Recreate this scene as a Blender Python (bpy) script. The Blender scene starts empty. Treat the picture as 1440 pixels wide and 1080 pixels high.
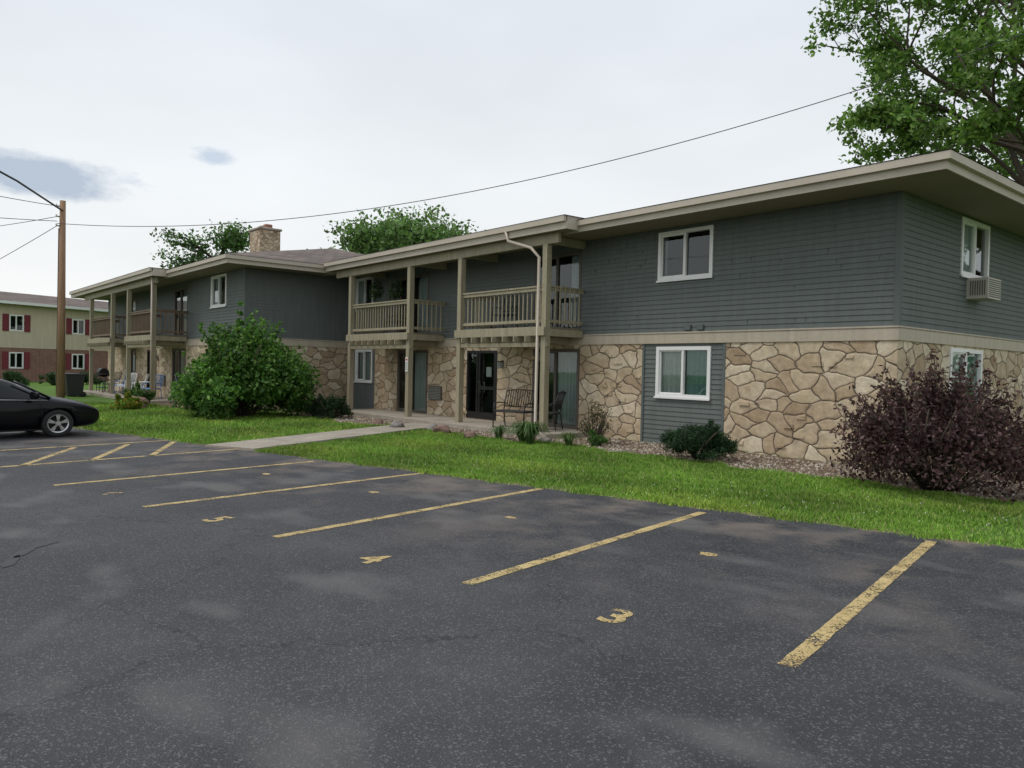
import bpy, bmesh, math, random
import numpy as np
from mathutils import Vector, Matrix
random.seed(7); rng=np.random.default_rng(7)
S=bpy.context.scene
COL=S.collection
# ---------------------------------------------------------------- node helpers
def newmat(name):
    m=bpy.data.materials.new(name); m.use_nodes=True
    nt=m.node_tree; b=nt.nodes['Principled BSDF']; return m,nt,b
def N(nt,t,**k):
    n=nt.nodes.new(t)
    for a,v in k.items(): setattr(n,a,v)
    return n
def L(nt,a,b): nt.links.new(a,b)
def ramp(nt,fac,stops):
    r=N(nt,'ShaderNodeValToRGB'); cr=r.color_ramp
    while len(cr.elements)<len(stops): cr.elements.new(0.5)
    for e,(p,c) in zip(cr.elements,stops):
        e.position=p
        e.color=(c[0],c[1],c[2],1) if hasattr(c,'__len__') else (c,c,c,1)
    L(nt,fac,r.inputs['Fac']); return r.outputs['Color']
def mixc(nt,a,b,fac,mode='MIX'):
    n=N(nt,'ShaderNodeMix',data_type='RGBA',blend_type=mode)
    for s,v in ((6,a),(7,b)):
        if hasattr(v,'is_output'): L(nt,v,n.inputs[s])
        else: n.inputs[s].default_value=(v[0],v[1],v[2],1)
    if hasattr(fac,'is_output'): L(nt,fac,n.inputs[0])
    else: n.inputs[0].default_value=fac
    return n.outputs[2]
def math_(nt,op,a,b=None,clamp=False):
    n=N(nt,'ShaderNodeMath',operation=op,use_clamp=clamp)
    for i,v in enumerate((a,b)):
        if v is None: continue
        if hasattr(v,'is_output'): L(nt,v,n.inputs[i])
        else: n.inputs[i].default_value=v
    return n.outputs[0]
def pos(nt): return N(nt,'ShaderNodeNewGeometry').outputs['Position']
def noise(nt,vec,scale,detail=4,rough=.55,out='Fac'):
    n=N(nt,'ShaderNodeTexNoise'); n.inputs['Scale'].default_value=scale
    n.inputs['Detail'].default_value=detail; n.inputs['Roughness'].default_value=rough
    if vec is not None: L(nt,vec,n.inputs['Vector'])
    return n.outputs[out]
def bump(nt,b,h,strength,dist):
    n=N(nt,'ShaderNodeBump'); n.inputs['Strength'].default_value=strength; n.inputs['Distance'].default_value=dist
    L(nt,h,n.inputs['Height']); L(nt,n.outputs['Normal'],b.inputs['Normal'])
def vmap(nt,vec,scale):
    n=N(nt,'ShaderNodeMapping'); n.inputs['Scale'].default_value=scale; L(nt,vec,n.inputs['Vector']); return n.outputs[0]
M={}
def simple(name,col,rough=.7,var=.12,scale=3,metal=0,bmp=0,streak=False):
    m,nt,b=newmat(name); p=pos(nt)
    v=vmap(nt,p,(6,6,.6)) if streak else p
    f=noise(nt,v,scale,3)
    f2=noise(nt,p,scale*11,2)
    f=math_(nt,'ADD',math_(nt,'MULTIPLY',f,.65),math_(nt,'MULTIPLY',f2,.35))
    lo=[c*(1-var*2) for c in col]; hi=[min(1,c*(1+var*2)) for c in col]
    L(nt,ramp(nt,f,[(.25,lo),(.75,hi)]),b.inputs['Base Color'])
    b.inputs['Roughness'].default_value=rough; b.inputs['Metallic'].default_value=metal
    if bmp: bump(nt,b,f2,.5,bmp)
    M[name]=m; return m
simple('siding',(.122,.140,.132),.72,.09,1.5,streak=True,bmp=.002)
simple('siding_trim',(.112,.130,.123),.7,.05)
simple('tan_trim',(.47,.41,.32),.6,.09,1.2,streak=True)
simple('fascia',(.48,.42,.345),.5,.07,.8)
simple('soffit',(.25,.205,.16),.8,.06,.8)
simple('post_paint',(.31,.275,.185),.65,.14,1.5,streak=True,bmp=.002)
simple('deck_wood',(.20,.17,.12),.8,.2,3)
simple('old_rail',(.18,.13,.09),.75,.15,3)
simple('white_vinyl',(.80,.80,.78),.35,.03)
simple('interior',(.014,.015,.016),.9,.1)
simple('curtain_green',(.22,.40,.34),.85,.08,2)
simple('curtain_white',(.60,.64,.60),.85,.05,2)
simple('blind',(.42,.47,.45),.8,.05,2)
simple('louvre',(.24,.25,.23),.7,.05,2)
simple('black_metal',(.015,.015,.016),.4,.1)
simple('grille_brown',(.10,.085,.07),.6,.1)
simple('concrete',(.34,.30,.245),.9,.16,1.5,bmp=.003)
simple('rock_red',(.22,.14,.11),.9,.25,5,bmp=.01)
simple('rock_grey',(.24,.22,.20),.9,.25,5,bmp=.01)
simple('bark',(.085,.065,.048),.9,.25,6,bmp=.01)
simple('pole_wood',(.26,.155,.09),.85,.18,2,streak=True,bmp=.004)
simple('wire',(.03,.03,.03),.6,.05)
simple('rubber',(.018,.018,.018),.85,.1)
simple('alloy',(.55,.56,.58),.28,.04,metal=.9)
simple('chrome',(.7,.7,.7),.12,.02,metal=1)
simple('bin_plastic',(.02,.022,.022),.5,.1)
simple('beige_siding',(.56,.48,.36),.7,.07,1,streak=True)
simple('red_shutter',(.17,.018,.03),.6,.08)
simple('sign_white',(.75,.75,.72),.5,.03)
simple('sign_red',(.5,.05,.04),.5,.03)
simple('ac_beige',(.45,.43,.37),.5,.06)
simple('soil',(.19,.15,.10),.95,.35,9,bmp=.01)
simple('blue_plastic',(.08,.20,.42),.5,.06)
simple('fabric',(.03,.03,.028),.9,.1)
simple('tar',(.018,.018,.02),.55,.2,8)
simple('brick_cap',(.30,.14,.10),.9,.2,9)
m,nt,b=newmat('car_paint'); b.inputs['Base Color'].default_value=(.003,.0035,.005,1); b.inputs['Specular IOR Level'].default_value=.12
b.inputs['Coat Weight'].default_value=.30; b.inputs['Coat Roughness'].default_value=.03
f=noise(nt,pos(nt),2.5,3); L(nt,ramp(nt,f,[(.3,.34),(.7,.46)]),b.inputs['Roughness']); M['car_paint']=m
m,nt,b=newmat('car_glass'); b.inputs['Base Color'].default_value=(.006,.008,.009,1); b.inputs['Roughness'].default_value=.03; b.inputs['Specular IOR Level'].default_value=.35; M['car_glass']=m
m,nt,b=newmat('lamp_glass'); b.inputs['Base Color'].default_value=(.45,.47,.5,1); b.inputs['Roughness'].default_value=.08; b.inputs['Metallic'].default_value=.4; M['lamp_glass']=m
m,nt,b=newmat('glass'); nt.nodes.remove(b)
o=nt.nodes['Material Output']; tr=N(nt,'ShaderNodeBsdfTransparent'); tr.inputs[0].default_value=(.80,.86,.85,1)
gl=N(nt,'ShaderNodeBsdfGlossy'); gl.inputs['Roughness'].default_value=.02; gl.inputs[0].default_value=(.85,.9,.9,1)
fr=N(nt,'ShaderNodeFresnel'); fr.inputs[0].default_value=1.55
ms=N(nt,'ShaderNodeMixShader'); L(nt,math_(nt,'MULTIPLY',fr.outputs[0],1.5,True),ms.inputs[0]); L(nt,tr.outputs[0],ms.inputs[1]); L(nt,gl.outputs[0],ms.inputs[2]); L(nt,ms.outputs[0],o.inputs[0]); M['glass']=m
def stone(name,sx,sz,stops,mort,dist=1.0):
    m,nt,b=newmat(name); p=pos(nt)
    sp=N(nt,'ShaderNodeSeparateXYZ'); L(nt,p,sp.inputs[0])
    s=math_(nt,'ADD',sp.outputs[0],sp.outputs[1])
    cb=N(nt,'ShaderNodeCombineXYZ'); L(nt,math_(nt,'MULTIPLY',s,sx),cb.inputs[0]); L(nt,math_(nt,'MULTIPLY',sp.outputs[2],sz),cb.inputs[1])
    nz=noise(nt,p,1.3,2,.6,'Color')
    sub=N(nt,'ShaderNodeVectorMath',operation='SUBTRACT'); L(nt,nz,sub.inputs[0]); sub.inputs[1].default_value=(.5,.5,.5)
    sc=N(nt,'ShaderNodeVectorMath',operation='SCALE'); L(nt,sub.outputs[0],sc.inputs[0]); sc.inputs['Scale'].default_value=dist
    ad=N(nt,'ShaderNodeVectorMath',operation='ADD'); L(nt,cb.outputs[0],ad.inputs[0]); L(nt,sc.outputs[0],ad.inputs[1])
    v1=N(nt,'ShaderNodeTexVoronoi',voronoi_dimensions='2D',feature='F1'); v1.inputs['Scale'].default_value=1
    v2=N(nt,'ShaderNodeTexVoronoi',voronoi_dimensions='2D',feature='DISTANCE_TO_EDGE'); v2.inputs['Scale'].default_value=1
    L(nt,ad.outputs[0],v1.inputs['Vector']); L(nt,ad.outputs[0],v2.inputs['Vector'])
    se=N(nt,'ShaderNodeSeparateColor'); L(nt,v1.outputs['Color'],se.inputs[0])
    base=ramp(nt,se.outputs[0],stops)
    off=N(nt,'ShaderNodeVectorMath',operation='MULTIPLY_ADD'); L(nt,v1.outputs['Color'],off.inputs[0]); off.inputs[1].default_value=(9,9,9); L(nt,p,off.inputs[2])
    fine=noise(nt,off.outputs[0],7,6,.7)
    big=noise(nt,off.outputs[0],2.2,2,.6)
    base=mixc(nt,base,ramp(nt,fine,[(.25,.45),(.7,1.12)]),.7,'MULTIPLY')
    base=mixc(nt,base,ramp(nt,big,[(.3,(.76,.66,.54)),(.65,(1.06,1.03,.98))]),.65,'MULTIPLY')
    ed=math_(nt,'ADD',v2.outputs['Distance'],math_(nt,'MULTIPLY',math_(nt,'SUBTRACT',fine,.5),.06))
    mf=ramp(nt,ed,[(.004,0.),(.04,1.)])
    mcol=mixc(nt,mort,[c*1.7 for c in mort],noise(nt,p,5,1))
    L(nt,mixc(nt,mcol,base,mf),b.inputs['Base Color'])
    h=math_(nt,'ADD',math_(nt,'MULTIPLY',ramp(nt,ed,[(.0,0.),(.04,.75),(.12,1.)]),.5),math_(nt,'ADD',math_(nt,'MULTIPLY',fine,.35),math_(nt,'MULTIPLY',math_(nt,'MULTIPLY',se.outputs[1],mf),.6)))
    bump(nt,b,h,1.,.055); b.inputs['Roughness'].default_value=.9
    M[name]=m
stone('stone',2.05,3.3,[(0,(.44,.33,.22)),(.2,(.58,.47,.33)),(.45,(.69,.60,.445)),(.7,(.54,.42,.29)),(1,(.78,.70,.55))],(.18,.14,.105),1.25)
stone('stone_small',4.5,6,[(0,(.36,.27,.18)),(.4,(.58,.48,.35)),(1,(.68,.59,.46))],(.22,.18,.13))
def brick(name,c1,c2,mo,sc,w,h,horizontal=False,ms=.02):
    m,nt,b=newmat(name); p=pos(nt); sp=N(nt,'ShaderNodeSeparateXYZ'); L(nt,p,sp.inputs[0])
    cb=N(nt,'ShaderNodeCombineXYZ'); L(nt,math_(nt,'ADD',sp.outputs[0],sp.outputs[1]),cb.inputs[0])
    L(nt,math_(nt,'MULTIPLY',sp.outputs[2],4. if horizontal else 1.),cb.inputs[1])
    t=N(nt,'ShaderNodeTexBrick'); t.inputs['Scale'].default_value=sc; t.inputs['Brick Width'].default_value=w; t.inputs['Row Height'].default_value=h
    t.inputs['Color1'].default_value=(*c1,1); t.inputs['Color2'].default_value=(*c2,1); t.inputs['Mortar'].default_value=(*mo,1); t.inputs['Mortar Size'].default_value=ms
    L(nt,cb.outputs[0],t.inputs['Vector'])
    c=mixc(nt,t.outputs['Color'],ramp(nt,noise(nt,p,8,4,.7),[(.3,.6),(.7,1.2)]),.8,'MULTIPLY')
    L(nt,c,b.inputs['Base Color']); b.inputs['Roughness'].default_value=.92
    bump(nt,b,noise(nt,p,30,2),.4,.02); M[name]=m
brick('shingle',(.20,.155,.13),(.12,.095,.085),(.05,.04,.035),1,.5,.55,True)
brick('brick',(.30,.14,.10),(.22,.10,.075),(.28,.22,.18),1,.3,.09,ms=.01)
# asphalt
m,nt,b=newmat('asphalt'); p=pos(nt)
big=noise(nt,p,.22,3,.6); mid=noise(nt,p,1.3,5,.65); fine=noise(nt,p,120,2,.8); sp=N(nt,'ShaderNodeTexVoronoi'); sp.inputs['Scale'].default_value=95; L(nt,p,sp.inputs['Vector'])
c=ramp(nt,big,[(.3,(.038,.039,.044)),(.52,(.052,.053,.059)),(.72,(.078,.077,.080))])
c=mixc(nt,c,ramp(nt,mid,[(.3,.62),(.5,1.),(.75,1.5)]),.9,'MULTIPLY')
c=mixc(nt,c,ramp(nt,fine,[(.35,.38),(.55,1.),(.72,2.3)]),.8,'MULTIPLY')
se=N(nt,'ShaderNodeSeparateColor'); L(nt,sp.outputs['Color'],se.inputs[0])
c=mixc(nt,c,(.22,.215,.205),math_(nt,'MULTIPLY',ramp(nt,se.outputs[0],[(.84,0.),(.92,1.)]),.42))
spx=N(nt,'ShaderNodeSeparateXYZ'); L(nt,p,spx.inputs[0])
dist=math_(nt,'SUBTRACT',math_(nt,'ADD',math_(nt,'MULTIPLY',spx.outputs[0],.255),8.5+.255*3.61),spx.outputs[1])
near=ramp(nt,math_(nt,'MULTIPLY',dist,.1,True),[(.0,1.),(.22,.55),(.45,0.)])
wn=ramp(nt,mid,[(.42,0.),(.58,1.)])
wb=ramp(nt,noise(nt,p,.7,2,.5),[(.44,0.),(.56,1.)])
c=mixc(nt,c,(.20,.165,.135),math_(nt,'MULTIPLY',math_(nt,'MULTIPLY',near,math_(nt,'MULTIPLY',wn,wb)),.75))
wn2=ramp(nt,noise(nt,vmap(nt,p,(1,1.5,1)),.8,2,.5),[(.56,0.),(.72,1.)])
c=mixc(nt,c,(.150,.145,.14),math_(nt,'MULTIPLY',wn2,.62))
ds=N(nt,'ShaderNodeVectorMath',operation='ADD'); L(nt,p,ds.inputs[0]); L(nt,noise(nt,p,1.4,4,.65,'Color'),ds.inputs[1])
vc=N(nt,'ShaderNodeTexVoronoi',feature='DISTANCE_TO_EDGE',voronoi_dimensions='2D'); vc.inputs['Scale'].default_value=.30; L(nt,ds.outputs[0],vc.inputs['Vector'])
c=mixc(nt,c,(.014,.014,.016),math_(nt,'MULTIPLY',ramp(nt,vc.outputs['Distance'],[(.0012,1.),(.0035,0.)]),ramp(nt,big,[(.46,0.),(.54,.75)])))
L(nt,c,b.inputs['Base Color']); L(nt,ramp(nt,mid,[(.3,.62),(.7,.88)]),b.inputs['Roughness']); b.inputs['Specular IOR Level'].default_value=.35
bump(nt,b,math_(nt,'ADD',fine,math_(nt,'MULTIPLY',sp.outputs['Distance'],.6)),.8,.008); M['asphalt']=m
m,nt,b=newmat('yellow_paint'); p=pos(nt)
c=ramp(nt,noise(nt,p,5,4,.7),[(.3,(.40,.29,.12)),(.7,(.58,.45,.21))]); L(nt,c,b.inputs['Base Color']); b.inputs['Roughness'].default_value=.8
o=nt.nodes['Material Output']; tr=N(nt,'ShaderNodeBsdfTransparent'); ms=N(nt,'ShaderNodeMixShader')
w=math_(nt,'ADD',math_(nt,'MULTIPLY',noise(nt,p,60,2,.8),.6),math_(nt,'MULTIPLY',noise(nt,p,4,3,.7),.4))
L(nt,ramp(nt,w,[(.42,0.),(.49,1.)]),ms.inputs[0]); L(nt,tr.outputs[0],ms.inputs[1]); L(nt,b.outputs[0],ms.inputs[2]); L(nt,ms.outputs[0],o.inputs[0]); M['yellow_paint']=m
m,nt,b=newmat('lawn'); p=pos(nt)
c=ramp(nt,noise(nt,p,.5,4,.7),[(.3,(.07,.15,.016)),(.6,(.11,.22,.024)),(.8,(.16,.24,.045))])
c=mixc(nt,c,ramp(nt,noise(nt,p,35,2,.8),[(.3,.45),(.7,1.4)]),.8,'MULTIPLY')
L(nt,c,b.inputs['Base Color']); b.inputs['Roughness'].default_value=.95; bump(nt,b,noise(nt,p,40,2,.8),1,.03); M['lawn']=m
m,nt,b=newmat('gravel'); p=pos(nt); v=N(nt,'ShaderNodeTexVoronoi'); v.inputs['Scale'].default_value=26; L(nt,p,v.inputs['Vector'])
se=N(nt,'ShaderNodeSeparateColor'); L(nt,v.outputs['Color'],se.inputs[0])
c=ramp(nt,se.outputs[0],[(0,(.07,.048,.03)),(.5,(.19,.14,.095)),(1,(.40,.34,.26))])
c=mixc(nt,c,ramp(nt,noise(nt,p,1.2,3),[(.4,(.45,.36,.29)),(.6,(1,1,1))]),.8,'MULTIPLY')
L(nt,c,b.inputs['Base Color']); b.inputs['Roughness'].default_value=.95; bump(nt,b,v.outputs['Distance'],1,.03); M['gravel']=m
def leafmat(name,trans=.35,rough=.55):
    m,nt,b=newmat(name); a=N(nt,'ShaderNodeVertexColor',layer_name='Col')
    L(nt,a.outputs['Color'],b.inputs['Base Color']); b.inputs['Roughness'].default_value=rough; b.inputs['Specular IOR Level'].default_value=.3
    if trans:
        o=nt.nodes['Material Output']; t=N(nt,'ShaderNodeBsdfTranslucent'); L(nt,mixc(nt,a.outputs['Color'],(1.1,1.25,.6),.6,'MULTIPLY'),t.inputs[0])
        ms=N(nt,'ShaderNodeMixShader'); ms.inputs[0].default_value=trans; L(nt,b.outputs[0],ms.inputs[1]); L(nt,t.outputs[0],ms.inputs[2]); L(nt,ms.outputs[0],o.inputs[0])
    M[name]=m
leafmat('leaf',.4); leafmat('pebble',0,.9); leafmat('blade',0,.7)
# ---------------------------------------------------------------- mesh helpers
def empty(name,loc=(0,0,0)):
    e=bpy.data.objects.new(name,None); e.location=loc; e.empty_display_size=.3; COL.objects.link(e); return e
class MB:
    def __init__(s): s.v=[]; s.f=[]; s.m=[]; s.mats=[]; s.sm=[]
    def mi(s,n):
        if n not in s.mats: s.mats.append(n)
        return s.mats.index(n)
    def quad(s,pts,mat,smooth=False):
        i=len(s.v); s.v+= [tuple(p) for p in pts]; s.f.append(tuple(range(i,i+len(pts)))); s.m.append(s.mi(mat)); s.sm.append(smooth)
    def box(s,x0,x1,y0,y1,z0,z1,mat,T=None):
        x0,x1=min(x0,x1),max(x0,x1); y0,y1=min(y0,y1),max(y0,y1); z0,z1=min(z0,z1),max(z0,z1)
        P=[(x0,y0,z0),(x1,y0,z0),(x1,y1,z0),(x0,y1,z0),(x0,y0,z1),(x1,y0,z1),(x1,y1,z1),(x0,y1,z1)]
        if T: P=[T(*q) for q in P]
        i=len(s.v); s.v+=[tuple(p) for p in P]
        for f in ((0,3,2,1),(4,5,6,7),(0,1,5,4),(1,2,6,5),(2,3,7,6),(3,0,4,7)):
            s.f.append(tuple(i+k for k in f)); s.m.append(s.mi(mat)); s.sm.append(False)
    def tube(s,pts,r,mat,n=8,cap=True):
        pts=[Vector(p) for p in pts]; rs=r if hasattr(r,'__len__') else [r]*len(pts)
        i=len(s.v); prev=None
        for k,p in enumerate(pts):
            d=(pts[min(k+1,len(pts)-1)]-pts[max(k-1,0)]).normalized()
            if prev is None:
                a=Vector((0,0,1)) if abs(d.z)<.9 else Vector((1,0,0)); u=d.cross(a).normalized()
            else: u=(prev-d*prev.dot(d)).normalized()
            prev=u; w=d.cross(u)
            for q in range(n):
                t=2*math.pi*q/n; s.v.append(tuple(p+(u*math.cos(t)+w*math.sin(t))*rs[k]))
        mi=s.mi(mat)
        for k in range(len(pts)-1):
            for q in range(n):
                a=i+k*n+q; b_=i+k*n+(q+1)%n
                s.f.append((a,b_,b_+n,a+n)); s.m.append(mi); s.sm.append(True)
        if cap:
            s.f.append(tuple(i+q for q in range(n))[::-1]); s.m.append(mi); s.sm.append(False)
            e=i+(len(pts)-1)*n; s.f.append(tuple(e+q for q in range(n))); s.m.append(mi); s.sm.append(False)
    def obj(s,name,parent=None,bevel=0,recalc=False):
        me=bpy.data.meshes.new(name); me.from_pydata(s.v,[],s.f)
        for n in s.mats: me.materials.append(M[n])
        me.polygons.foreach_set('material_index',s.m); me.polygons.foreach_set('use_smooth',s.sm); me.update()
        if recalc:
            bm=bmesh.new(); bm.from_mesh(me); bmesh.ops.recalc_face_normals(bm,faces=bm.faces); bm.to_mesh(me); bm.free()
        o=bpy.data.objects.new(name,me); COL.objects.link(o)
        if parent: o.parent=parent
        if bevel:
            b=o.modifiers.new('b','BEVEL'); b.width=bevel; b.segments=1; b.limit_method='ANGLE'
        return o
def np_mesh(name,V,k,colors,mat,parent=None):
    nf=len(V)//k; me=bpy.data.meshes.new(name)
    me.vertices.add(len(V)); me.vertices.foreach_set('co',np.ascontiguousarray(V,dtype=np.float32).ravel())
    me.loops.add(len(V)); me.loops.foreach_set('vertex_index',np.arange(len(V),dtype=np.int32))
    me.polygons.add(nf); me.polygons.foreach_set('loop_start',np.arange(nf,dtype=np.int32)*k)
    me.update(calc_edges=True)
    a=me.color_attributes.new('Col','FLOAT_COLOR','CORNER')
    c=np.ones((nf,4),dtype=np.float32); c[:,:3]=colors
    a.data.foreach_set('color',np.repeat(c,k,axis=0).ravel())
    me.materials.append(M[mat]); me.validate()
    o=bpy.data.objects.new(name,me); COL.objects.link(o)
    if parent: o.parent=parent
    return o
def leaves(C,R,n,size,pal,asp=.55,shell=.45,up=.5,droop=0.):
    C=np.array(C,float); R=np.array(R,float); 
    if R.ndim==1: R=np.repeat(R[:,None],3,1)
    w=(R.prod(1))**(.67); idx=rng.choice(len(C),n,p=w/w.sum())
    d=rng.normal(size=(n,3)); d/=np.linalg.norm(d,axis=1)[:,None]
    r=rng.random(n)**shell
    P=C[idx]+d*R[idx]*r[:,None]
    nm=rng.normal(size=(n,3))*.8+d*.5; nm[:,2]+=up; nm/=np.linalg.norm(nm,axis=1)[:,None]
    t=rng.normal(size=(n,3)); t[:,2]-=droop; t-=nm*(t*nm).sum(1)[:,None]; t/=np.linalg.norm(t,axis=1)[:,None]
    b=np.cross(nm,t); s=size*(.55+.9*rng.random(n))[:,None]
    V=np.stack([P-t*s*.5,P+b*s*.5*asp+t*s*.05,P+t*s*.55,P-b*s*.5*asp+t*s*.05],1)
    V[:,:,2]=np.maximum(V[:,:,2],.01); V=V.reshape(-1,3)
    pal=np.array(pal); cl=rng.random(len(C))
    c=pal[rng.integers(0,len(pal),n)]*(.7+.6*rng.random(n))[:,None]*(.7+.6*cl[idx])[:,None]
    return V,c
# ---------------------------------------------------------------- site layout
def edgeY(x): return 8.5+.255*(x+3.61)
g=MB(); g.quad([(-600,-600,0),(600,-600,0),(600,600,0),(-600,600,0)],'lawn'); g.obj('ground')
lot=MB(); xs=np.linspace(18,-70,420); top=[]; soil=[]
for i,x in enumerate(xs):
    j=.06*math.sin(i*1.7)*math.sin(i*.23)+.05*random.uniform(-1,1)
    top.append((x,edgeY(x)+j,.008)); soil.append((x,edgeY(x)+.17+.11*math.sin(i*.37)+.07*random.random(),.004))
for i in range(len(xs)-1):
    a,b_=top[i],top[i+1]
    lot.quad([a,b_,(b_[0]+3,b_[1]-60,.008),(a[0]+3,a[1]-60,.008)],'asphalt')
lo=lot.obj('parking_lot')
so=MB()
for i in range(len(xs)-1):
    a,b_=soil[i],soil[i+1]; so.quad([a,b_,(b_[0],edgeY(b_[0])-.3,.004),(a[0],edgeY(a[0])-.3,.004)],'soil')
so.obj('soil_edge')
def strip(name,a,b,w,mat='yellow_paint',z=.012,seg=12):
    a=Vector((*a,0)); b=Vector((*b,0)); d=(b-a).normalized(); n=Vector((-d.y,d.x,0))*w/2; zz=Vector((0,0,z))
    q=MB(); L_=[];R_=[]
    for k in range(seg*4+1):
        p0=a+(b-a)*k/(seg*4); L_.append(p0-n*random.uniform(.90,1.06)+zz); R_.append(p0+n*random.uniform(.90,1.06)+zz)
    for k in range(seg*4): q.quad([L_[k],L_[k+1],R_[k+1],R_[k]],mat)
    return q.obj(name)
lines=[((-2.31,4.07),(-3.21,8.42)),((-4.74,3.58),(-5.55,7.75)),((-7.12,3.05),(-7.98,7.32)),((-9.44,2.47),(-10.2,6.85)),((-11.69,1.94),(-12.4,6.0)),((-14.03,1.41),(-14.9,5.6)),
 ((-16.4,.9),(-17.25,5.0)),((-14.1,1.9),(-16.6,3.1)),((-14.25,2.9),(-16.8,4.1)),((-14.5,3.9),(-17.0,5.05)),((-21.2,-.2),(-22.05,3.9))]
for a,b_ in lines: strip('parking_line',a,b_,.11)
for ch,(x,y) in (('3',(-3.5,3.93)),('4',(-5.83,3.38)),('5',(-8.27,2.9)),('6',(-10.6,2.36))):
    cu=bpy.data.curves.new('painted_stall_number','FONT'); cu.body=ch; cu.size=.42; cu.align_x='CENTER'; cu.align_y='CENTER'; cu.offset=.012
    cu.materials.append(M['yellow_paint']); o=bpy.data.objects.new('painted_stall_number',cu); o.location=(x,y,.012); o.rotation_euler=(0,0,math.atan2(.188,.982)+.12); COL.objects.link(o)
def patch(name,x,y,rx,ry,mat,z=.012,rot=0):
    q=MB(); pts=[]
    for i in range(22):
        t=i/22*2*math.pi; k=1+.22*random.uniform(-1,1)
        px,py=rx*k*math.cos(t),ry*k*math.sin(t)
        pts.append((x+px*math.cos(rot)-py*math.sin(rot),y+px*math.sin(rot)+py*math.cos(rot),z))
    q.quad(pts,mat); return q.obj(name)
patch('faded_paint_mark',-4.22,5.99,.09,.07,'yellow_paint'); patch('faded_paint_mark',-6.6,5.6,.08,.05,'yellow_paint')
patch('faded_paint_mark',-8.95,5.2,.08,.06,'yellow_paint'); patch('faded_paint_mark',-11.3,4.7,.08,.06,'yellow_paint')
for (x,y,l,rr) in ((-7.45,.93,.2,-.35),(-7.75,1.06,.2,-.55),(-7.98,1.25,.16,-1.)): patch('tar_patch',x,y,l,.055,'tar',rot=rr,z=.012+.001*l)
def bedY(x):
    w=.16*math.sin(x*1.9)+.1*math.sin(x*4.3+1)
    if x>-13.6: return 12.15+w
    if x>-19.4: return 11.75+w*.6
    if x>-26.3: return 11.0+w
    return 8.7+w*.5
WA=Vector((-15.1,5.5)); WE=Vector((-18.75,12.74))
def walk_d(x,y):
    d=WE-WA; d=d/d.length
    return (np.asarray(x)-WA.x)*d.y-(np.asarray(y)-WA.y)*d.x
bed=MB()
bx=np.linspace(-26.2,-3.2,150)
for i in range(len(bx)-1):
    a,b_=bx[i],bx[i+1]; bed.quad([(a,bedY(a),.006),(b_,bedY(b_),.006),(b_,14.5,.006),(a,14.5,.006)],'gravel')
for a in np.arange(-47,-26.2,1.): bed.quad([(a,bedY(a),.006),(a+1,bedY(a+1),.006),(a+1,10.3,.006),(a,10.3,.006)],'gravel')
bed.quad([(-6.2,14.5,.006),(-3.7,14.5,.006),(-4.3,27,.006),(-6.2,27,.006)],'gravel')
bed.obj('garden_bed')
n=7500; px=rng.uniform(-26,-3.8,n); py=np.array([bedY(a) for a in px])+rng.random(n)**1.4*2.2; ok=(py<14.5); px,py=px[ok],py[ok]; n=len(px)
tet=np.array([[1,0,-.3],[-.5,.87,-.3],[-.5,-.87,-.3],[0,0,.7]]); F=[(0,1,3),(1,2,3),(2,0,3)]
ss=(.015+.030*rng.random(n)); an=rng.random(n)*6.28
R2=np.stack([np.cos(an),-np.sin(an),np.sin(an),np.cos(an)],1).reshape(n,2,2)
T=np.repeat(tet[None],n,0); T[:,:,:2]=np.einsum('nij,nkj->nki',R2,T[:,:,:2]); T=T*ss[:,None,None]+np.stack([px,py,np.full(n,.012)],1)[:,None,:]
V=np.concatenate([T[:,list(f)] for f in F],1).reshape(-1,3); cc=np.array([[.42,.36,.28],[.26,.20,.14],[.50,.45,.38],[.18,.12,.09]])[rng.integers(0,4,n)]
np_mesh('pebbles',V,3,np.repeat(cc*(.7+.5*rng.random(n))[:,None],3,0),'pebble')
pt=MB(); pt.box(-25.0,-13.75,12.75,14.5,-.05,.13,'concrete'); pt.obj('patio',bevel=.015)
pt=MB(); pt.box(-45.2,-32.8,8.5,10.3,-.05,.13,'concrete'); pt.obj('patio',bevel=.015)
wk=MB(); a=WA; e_=WE; d=(e_-a).normalized(); nn_=Vector((-d.y,d.x))*.62
for k in range(5):
    p0=a+(e_-a)*(k/5+.002); p1=a+(e_-a)*((k+1)/5-.002)
    q=[p0-nn_,p1-nn_,p1+nn_,p0+nn_]
    wk.quad([(v.x,v.y,.045) for v in q],'concrete')
    for j in range(4):
        u,v=q[j],q[(j+1)%4]; wk.quad([(u.x,u.y,-.02),(v.x,v.y,-.02),(v.x,v.y,.045),(u.x,u.y,.045)],'concrete')
wk.obj('walkway')
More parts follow.
